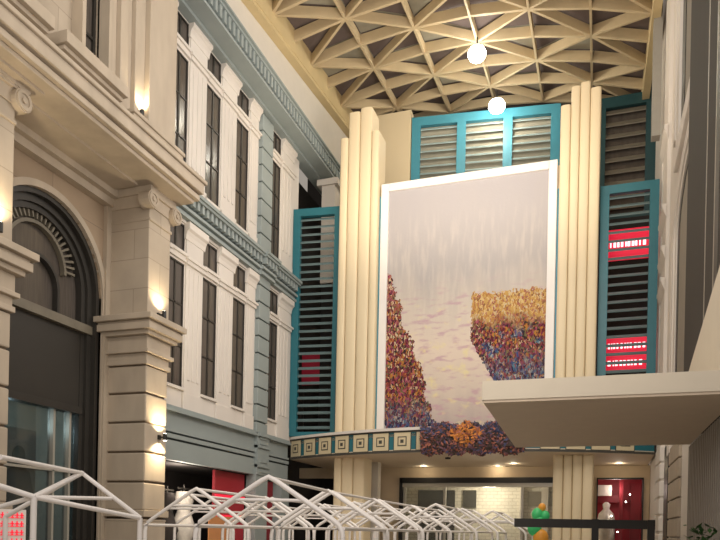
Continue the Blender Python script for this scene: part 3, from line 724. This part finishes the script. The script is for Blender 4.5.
for a in a_list:
    if not (A0 + .024 < a < A1 - .024): continue
    if -.062 + .03 < a < .20: continue
    def sq(h, r0, r1, zc=4.82):
        b = MB(); hw = h / BR
        p = [arc(r0, a - hw), arc(r1, a - hw), arc(r1, a + hw), arc(r0, a + hw)]
        b.prism(p, 'Z', zc - h, zc + h); return b
    tl = sq(.315, BR, BR + .03).build('fascia_tile', M_['tile'], bal)
    sq(.345, BR + .004, BR + .015).build('tile_border', M_['tile_in'], tl)
    sq(.175, BR + .03, BR + .036).build('dark_square', M_['tile_in'], tl)
    sq(.135, BR + .036, BR + .042).build('inner_square', M_['tile'], tl)
    sq(.062, BR + .042, BR + .048).build('centre_square', M_['tile_in'], tl)
# flower garland draped over the balcony front
rg = random.Random(11)
gm = MB()
gl0 = MB()
for k in range(6200):
    x = rg.uniform(-5.92, -2.42); z = rg.uniform(4.26, 5.42)
    edge = .08 * math.sin(x * 7) + .05 * math.sin(x * 17)
    if z < 4.32 + edge * .6 or z > 5.36 + edge: continue
    yb = BC[1] - math.sqrt(BR ** 2 - (x - BC[0]) ** 2)
    y = yb - .12 - .28 * rg.random() * (1 - ((z - 4.9) / .7) ** 2)
    s = rg.uniform(.05, .10); th = rg.uniform(0, 2 * PI); ti = rg.uniform(-.7, .7)
    uu = Vector((math.cos(th), ti * .5, math.sin(th))) * s; vv = Vector((-math.sin(th), ti, math.cos(th))) * s * .45
    c = Vector((x, y, z))
    dc = abs(x + 4.35) / .62 + abs(z - 5.0) / .5
    q = rg.random()
    if dc < 1.0: mi = 0 if q < .55 else (1 if q < .85 else 3)
    elif z > 4.95: mi = 2 if q < .42 else (3 if q < .68 else (4 if q < .86 else 1))
    else: mi = 1 if q < .22 else (3 if q < .66 else (4 if q < .9 else 2))
    gm.add([c - uu, c - uu * .2 + vv, c + uu + Vector((0, -.02, 0)), c - uu * .2 - vv], [(0, 1, 2, 3)], mi)
gm.box(-5.85, -2.5, 24.0, 24.03, 4.55, 5.25, 3)
G = [mat('orange_petal', (.62, .22, .04), .7), mat('rust_petal', (.33, .11, .07), .7), mat('navy_petal', (.055, .06, .13), .7), mat('dark_leaf', (.055, .035, .028), .8), mat('plum_petal', (.16, .07, .09), .7)]
ga = tag(gm.build('flower_garland', G), 'dense dark flower garland with orange bloom cluster hung over balcony front', 'flowers'); ga['kind'] = 'stuff'

# small downlights in the balcony soffit; two are added for lintel reflections
for (x, y, lab) in ((-9.1, 26.4, 'recessed downlight in balcony soffit before left fluted pillar'), (-7.1, 29.3, 'added downlight in soffit for a lintel reflection above left end of glass entrance'),
                    (-4.0, 29.6, 'recessed downlight in soffit above the middle of the glass entrance'), (-3.25, 28.6, 'added downlight in soffit for a lintel reflection right of the middle'), (.75, 28.9, 'recessed downlight in soffit above the red shop doorway')):
    o = thing('downlight', (x, y, 4.5), lab, 'lamp')
    MB().tube([(x, y, 4.44), (x, y, 4.5)], .10, 14).build('trim_ring', M_['frame_white'], o)
    MB().tube([(x, y, 4.43), (x, y, 4.442)], .075, 14).build('bulb', M_['downlight'], o)
    plight('downlight_light', (x, y, 4.3), 9, (1, .85, .62), .06)
tag(MB().tube([(-5.35, 25.9, 4.5), (-5.35, 25.9, 4.36)], .03).tube([(-5.45, 25.9, 4.36), (-5.25, 25.9, 4.36)], .035).build('ceiling_sensor', M_['black']), 'tiny black sensor hanging from balcony soffit under the garland', 'sensor')

# ---- entrance wall beneath the balcony
struct(MB().holes(30.0, 30.3, -13.8, 1.95, 0, 4.42, [(-13.6, -10.75, 0, 3.95), (-8.28, -1.60, 0, 3.95), (-.05, 1.72, 0, 3.92)], 'Y').build('wall_entrance', M_['cream_wall']))
tag(MB().box(-8.98, -8.55, 27.4, 27.8, 0, 4.43).build('support_column', M_['soft_white']), 'plain pale column under the balcony right of the left fluted pillar', 'column')
ent = thing('glass_entrance', (-5.0, 30.0, 0), 'wide glass entrance with black header under the balcony', 'entrance')
MB().box(-8.28, -1.6, 29.9, 30.1, 3.72, 3.95).build('header', M_['black'], ent)
MB().box(-8.33, -8.2, 29.9, 30.1, 0, 3.95).build('side_frame', M_['black'], ent)
MB().box(-8.25, -1.6, 29.95, 30.1, 3.55, 3.72).build('top_rail', M_['alu'], ent)
for x in (-8.1, -6.3, -3.0): MB().box(x - .05, x + .05, 29.95, 30.1, 0, 3.55).build('mullion', M_['alu'], ent)
MB().box(-8.25, -1.6, 30.02, 30.04, 0, 3.55).build('pane', M_['clear'], ent)
MB().box(-8.25, -1.6, 29.96, 30.08, 2.0, 2.08).build('push_rail', M_['alu'], ent)
# lit white interior
ip = thing('lobby_interior', (-5, 32.5, 0), 'pale lit lobby wall with painted brick-like reflections behind glass entrance', 'interior')
MB().box(-8.72, -1.2, 32.6, 32.7, 0.02, 4.4).build('patterned_wall', stone_block('painted_reflections', (.60, .57, .48), .34, .16, .02, .7), ip)  # brick-like pattern painted on for reflections in the entrance glass
MB().box(-8.1, -6.35, 32.4, 32.6, 0.02, 3.55).build('dark_doorway', M_['void'], ip)
MB().box(-5.95, -5.35, 32.5, 32.6, 2.75, 3.55).build('wall_grille', M_['dark_frame'], ip)
for x in (-3.0, -2.05): MB().box(x, x + .6, 32.5, 32.6, 2.85, 3.5).build('picture_panel', M_['fan'], ip)
MB().box(-3.35, -3.2, 32.3, 32.6, 0.02, 3.7).box(-2.4, -2.1, 32.45, 32.6, 0.02, 3.7).build('wall_post', M_['interior_white'], ip)
MB().box(-8.72, -1.2, 30.4, 32.7, 4.35, 4.45).build('lobby_ceiling', M_['interior_white'], ip)
plight('lobby_light', (-4.6, 31.3, 3.3), 170, (1, .88, .68), .3)
# red shop at right
rs = thing('red_shop', (.8, 31, 0), 'deep red shop interior seen through the right doorway', 'shop')
MB().box(-.3, 2.0, 32.2, 32.3, 0.02, 4.3).box(1.75, 1.85, 30.3, 32.3, 0.02, 4.3).build('shop_wall', M_['red'], rs)
MB().box(.85, 1.0, 31.0, 31.15, 0.02, 4.0).box(1.3, 1.7, 31.4, 31.5, 0.02, 3.8).build('red_partition', M_['red_deep'], rs)
MB().box(-.1, .55, 31.0, 31.1, 3.25, 3.7).build('menu_board', M_['interior_white'], rs)
MB().box(-.1, 1.7, 31.7, 31.8, 3.0, 3.3).build('red_valance', M_['red_deep'], rs)
MB().lathe(.35, 31.2, [(.12, .02), (.35, .1), (.36, 2.2), (.3, 2.5), (.12, 2.7), (.16, 2.9), (.05, 3.0)]).build('white_display', M_['cloth'], rs)
for x, z in ((.5, 3.5), (1.25, 3.3), (1.1, 3.0), (.55, 2.4), (.8, 1.75)):
    MB().ball((x, 30.8, z), .03, .03, .03, 8).build('spot_bulb', M_['downlight'], rs)
rd = MB(); rd.box(-.05, 0, 29.9, 30.1, 0, 3.92); rd.box(1.67, 1.72, 29.9, 30.1, 0, 3.92); rd.box(-.05, 1.72, 29.9, 30.1, 3.86, 3.92)
rd.build('door_frame', M_['black'], rs)
plight('red_shop_light', (.7, 30.8, 3.5), 20, (1, .8, .75), .2)

# ================================================================== RIGHT SIDE BUILDINGS
rb2 = thing('ornate_building', (2.2, 22, 0), 'pale ornate building edge at right with arched recess and panelled pilasters', 'building')
X = 1.9
ow = MB(); ow.box(X + .06, X + .6, 17.35, 31, 0, 21.5); ow.build('wall', M_['white'], rb2)
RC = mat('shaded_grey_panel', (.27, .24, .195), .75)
AC, AZc = 18.1, 9.7
def squash(mb): mb.v = [(x, y, AZc + (z - AZc) * .45 if z > AZc else z) for x, y, z in mb.v]; return mb
rc = MB(); n = 20; pts = [(AC + 2.75 * math.cos(PI * .6 * k / n), AZc + 2.75 * math.sin(PI * .6 * k / n)) for k in range(n + 1)] + [(17.35, AZc), (17.35, 3.95), (AC + 2.75, 3.95)]
rc.prism(pts, 'X', X + .045, X + .07); squash(rc).build('arch_recess', RC, rb2)
oa = MB()
for rr0, rr1, dx in ((2.8, 3.2, .0), (3.2, 3.5, -.04), (3.9, 4.2, -.02)):
    oa.ring(X + dx, X + .1, AC, AZc, rr0, rr1, 0, PI * .58, 24); oa.box(X + dx, X + .1, AC + rr0, AC + rr1, 3.95, AZc)
squash(oa).build('arch_surround', M_['white'], rb2)
oa = MB(); oa.ring(X + .03, X + .08, AC, AZc, 2.45, 2.8, 0, PI * .58, 24); oa.box(X + .03, X + .08, AC + 2.45, AC + 2.8, 3.95, AZc); squash(oa).build('arch_jamb_shade', M_['dark_frame'], rb2)  # dark band standing in for shade along the recess jamb
MB().box(X + .04, X + .07, 17.4, 19.9, 12.5, 21.4).build('tall_window', RC, rb2)
MB().box(X + .02, X + .07, 19.9, 20.6, 12.5, 21.4).build('dark_window_strip', M_['dark_frame'], rb2)  # plain dark strip beside the tall window
MB().box(X - .04, X + .07, 20.65, 21.3, 12.3, 21.4).build('window_jamb', M_['white'], rb2); MB().box(X - .02, X + .07, 21.9, 22.3, 13.0, 19).build('moulded_strip', M_['white'], rb2)
MB().box(X + .03, X + .07, 21.35, 21.75, 13.0, 19).build('dark_slit', M_['dark_frame'], rb2)
MB().box(X - .06, X + .1, 17.4, 21.6, 11.9, 12.4).build('window_sill', M_['white'], rb2, bevel=.03)
pl = MB(); pl.box(X - .05, X + .3, 23.8, 25.4, 0, 21); pl.box(X + .0, X + .3, 26.6, 28.6, 0, 21)
for z in (9.3, 10.3, 11.6, 14.1): pl.prism([(X - .05, z), (X - .16, z + .3), (X - .16, z + .42), (X - .05, z + .42)], 'Y', 23.75, 25.45)
for k in range(8): pl.box(X - .09, X + .3, 23.75, 25.45, .1 + k * .55, .58 + k * .55)
pl.build('pilaster', M_['white'], rb2, bevel=.03)
qn = MB()
for k in range(8): qn.box(X - .02, X + .3, 19.0, 21.6, .1 + k * .5, .56 + k * .5)
qn.build('quoin_blocks', M_['stone'], rb2, bevel=.02)
MB().box(X + .0, X + .1, 22.0, 23.2, 0, 4.3).build('dark_gap', M_['dark_frame'], rb2)

db = thing('clad_building', (2.6, 13, 3.95), 'dark taupe metal-clad building edge at far right with pale vertical seams', 'building')
MB().box(1.78, 3.5, 6.5, 17.3, 3.92, 24).build('cladding', M_['tower_bldg'], db)
sd = MB()
for y in (14.2, 13.15, 11.6, 10.2): sd.box(1.772, 1.79, y - .04, y + .04, 4.2, 24)
sd.build('seam', M_['seam'], db)
sr = MB()
for y in (12.9, 12.2): sr.box(1.776, 1.79, y - .2, y + .2, 4.2, 24)
sr.build('dark_panel', M_['black'], db)

cn = thing('entrance_canopy', (0, 13.5, 3.6), 'flat light grey canopy slab jutting out at right with taupe underside', 'canopy')
MB().prism([(-1.72, 10.8), (1.86, 10.8), (1.86, 16.6), (-1.86, 16.6)], 'Z', 3.64, 3.93).build('slab', M_['canopy'], cn, bevel=.01)
MB().prism([(-1.70, 10.82), (1.86, 10.82), (1.86, 16.6), (-1.84, 16.6)], 'Z', 3.60, 3.64).build('underside', M_['canopy_under'], cn)
tag(MB().prism([(10.9, 3.93), (14.5, 3.93), (14.5, 4.74), (10.9, 5.52)], 'X', 1.58, 1.74).build('sloped_parapet', M_['canopy']), 'sloping beige parapet rising above the right end of the canopy', 'parapet')
cw = MB(); cw.box(1.95, 2.2, 8, 17.2, 0, 3.6)
y = 8.0
while y < 17.1: cw.prism([(1.95, y), (1.88, y + .04), (1.88, y + .12), (1.95, y + .16)], 'Z', 0, 3.6); y += .24
tag(cw.build('corrugated_wall', M_['corr']), 'grey vertically ribbed wall under the canopy at bottom right', 'wall')
pt = thing('potted_shrub', (1.6, 12.4, 0), 'small green shrub at bottom right corner before the ribbed wall', 'plant')
MB().lathe(1.6, 12.4, [(.16, 0), (.22, .5), (.24, .55)]).build('pot', M_['dark_frame'], pt)
lf = MB(); rq = random.Random(5)
for k in range(260):
    c = Vector((1.6 + rq.gauss(0, .1), 12.4 + rq.gauss(0, .14), .6 + rq.random() * 1.2)); th = rq.uniform(0, 6.28); s = .09
    a_ = Vector((math.cos(th), math.sin(th), rq.uniform(-.4, .9))) * s; b_ = Vector((-math.sin(th), math.cos(th), 0)) * s * .4
    lf.add([c - a_, c + b_, c + a_, c - b_], [(0, 1, 2, 3)])
lf.build('foliage', M_['plant'], pt)

# black retractable barrier beam and post
bp = thing('barrier_beam', (-.9, 20, 0), 'black horizontal barrier beam with box-topped post in front of the right pillar', 'barrier')
MB().box(-2.2, 1.45, 19.95, 20.05, 1.78, 2.02).build('rail', M_['black'], bp)
for x in (-.05, 1.35): MB().box(x - .09, x + .09, 19.9, 20.1, .03, 2.03).box(x - .25, x + .25, 19.75, 20.25, 0, .04).build('post', M_['black'], bp)
gs = thing('foil_decoration', (-1.55, 20.6, 0), 'green and amber balloon column standing behind the barrier beam', 'decoration')
for (x, z, rr, mm) in ((-1.50, 2.36, .11, 'amber'), (-1.62, 2.16, .17, 'green'), (-1.42, 2.12, .14, 'green'), (-1.58, 1.95, .17, 'green'), (-1.7, 1.75, .2, 'green'), (-1.52, 1.5, .22, 'amber'), (-1.68, 1.2, .22, 'green'), (-1.5, .9, .22, 'amber'), (-1.65, .6, .22, 'green'), (-1.55, .3, .24, 'green')):
    MB().ball((x, 20.6, z), rr, rr, rr * 1.1).build('balloon', M_[mm], gs)
MB().tube([(-1.58, 20.6, 0), (-1.58, 20.6, 2.3)], .02).build('stand', M_['black'], gs)

# ================================================================== CEILING FLOODLIGHTS
def flood(loc, lab, pw):
    x, y, z = loc
    o = thing('ceiling_floodlight', loc, lab, 'lamp')
    MB().tube([(x, y, z + .16), (x, y, z + .6)], .03).build('bracket', M_['black'], o)
    MB().lathe(x, y, [(.1, z + .16), (.26, z + .12), (.30, z + .02), (.29, z)]).build('housing', M_['alu'], o)
    MB().ball((x, y, z - .05), .36, .36, .30).build('bulb', M_['lamp'], o)
    plight('floodlight_light', (x, y, z - .35), pw, (1, .90, .72), .2)
flood((-4.85, 27.4, 20.45), 'bright ceiling floodlight glowing in the middle of the timber lattice', 420)
flood((-4.5, 30.6, 20.2), 'second bright floodlight just above the bright teal window', 260)

# ================================================================== WHITE TENT FRAMES
TR = .034
def rot(p, o, a): c, s = math.cos(a), math.sin(a); return (o[0] + p[0] * c - p[1] * s, o[1] + p[0] * s + p[1] * c, p[2])
def tent(x, y, a, label, W=2.0, L=3.0, he=1.66, ha=2.27, r0=TR):
    """x,y = ground point under the near gable peak; the ridge runs away from the viewer"""
    o = thing('tent_frame', (x, y, 0), label, 'tent frame', 'white tubular tent frames in the street')
    g = lambda px, py, pz: rot((px, py, pz), (x, y), a)
    h = W / 2; sl = (ha - he) / h
    def path(yy):
        return [g(-h, yy, he - .16), g(-h + .01, yy, he - .08), g(-h + .06, yy, he - .0), g(-h + .14, yy, he + .06), g(-.10, yy, ha - .10 * sl), g(0, yy, ha - .012), g(.10, yy, ha - .10 * sl),
                g(h - .14, yy, he + .06), g(h - .06, yy, he - .0), g(h - .01, yy, he - .08), g(h, yy, he - .16)]
    for yy in (0, L):
        gb_ = MB().tube(path(yy), r0, 8).build('gable_frame', M_['tube'], o)
        zt = he + .30
        MB().tube([g(-h * (ha - zt) / (ha - he), yy, zt), g(h * (ha - zt) / (ha - he), yy, zt)], r0 * .7, 6).build('tie_bar', M_['tube'], gb_)
        for s_ in (-1, 1): MB().tube([g(s_ * h, yy, 0), g(s_ * h, yy, he - .16)], r0, 8).build('leg', M_['tube'], o)
    MB().tube([g(0, 0, ha - .02), g(0, L, ha - .02)], r0 * .75, 8).build('ridge_bar', M_['tube'], o)
    for s_ in (-1, 1): MB().tube([g(s_ * h, 0, he - .05), g(s_ * h, L, he - .05)], r0 * .8, 8).build('eave_bar', M_['tube'], o)
    return o
T8 = math.radians(6.5)
tent(-4.02, 8.16, T8, 'large white tent frame in the middle foreground, its rounded peak highest of the row')
tent(-4.42, 11.5, math.radians(2), 'white tent frame second in the middle row, its peak behind the large one', L=2.7)
tent(-4.52, 14.6, math.radians(1), 'white tent frame third in the middle row, seen before the pale column')
tent(-4.6, 18.0, 0, 'white tent frame last in the middle row nearest the glass entrance')
tent(-6.62, 10.63, math.radians(3), 'white tent frame in the left row directly before the far stone pier and garments')
tent(-6.8, 14.0, math.radians(2), 'white tent frame in the left row before the red board')
tent(-6.9, 17.4, math.radians(2), 'white tent frame at the far end of the left row')
tent(-8.9, 15.0, math.radians(4), 'white tent frame close to the garment display window')
tent(-9.1, 19.0, math.radians(2), 'white tent frame farthest left before the dark red hoarding')
tent(-3.0, 21.3, 0, 'white tent frame at the far right end before the lobby glass', L=2.4)
tent(-5.3, 21.4, 0, 'white tent frame close in front of the dark lobby doorway', L=2.4)
tent(-5.5, 15.8, math.radians(3), 'white tent frame between the left and middle rows, before the dark hoarding')
tent(-5.7, 19.3, 0, 'white tent frame between the rows near the dark lobby doorway', L=2.0)
tent(-3.7, 16.6, math.radians(1), 'white tent frame to the right of the middle row below the garland')
tent(-3.6, 19.6, math.radians(-1), 'white tent frame right of the middle row close to the lobby glass', L=1.6)
tent(-7.9, 12.4, math.radians(4), 'white tent frame behind the left row before the white garments', L=2.4)
# nearest left frame, seen at an angle
o = thing('tent_frame', (-6.3, 7.4, 0), 'nearest white tent frame at lower left crossing the arched shop window', 'tent frame', 'white tubular tent frames in the street')
A = (-6.42, 7.53, 2.27); B0 = (-6.16, 6.44, 1.90); C = (-5.95, 8.14, 1.70); D0 = (-5.82, 5.62, 2.27); E0 = (-7.6, 7.45, 1.68); Fp = (-7.72, 5.6, 1.66)
MB().tube([E0, A, C], TR, 8).build('gable_frame', M_['tube'], o)
MB().tube([A, D0], TR * .8, 8).build('ridge_bar', M_['tube'], o)
MB().tube([A, B0], TR, 8).build('brace', M_['tube'], o)
MB().tube([B0, C], TR * .9, 8).build('eave_bar', M_['tube'], o)
MB().tube([B0, (-6.9, 5.4, 2.28)], TR, 8).build('brace', M_['tube'], o)
MB().tube([B0, (-6.9, 6.2, 1.66)], TR * .8, 8).build('brace', M_['tube'], o)
MB().tube([B0, (-6.18, 7.82, 1.95)], TR * .7, 8).build('tie_bar', M_['tube'], o)
for p in (B0, C, E0, (-6.9, 6.2, 1.66)): MB().tube([p, (p[0], p[1], 0)], TR * 1.05, 8).build('leg', M_['tube'], o)
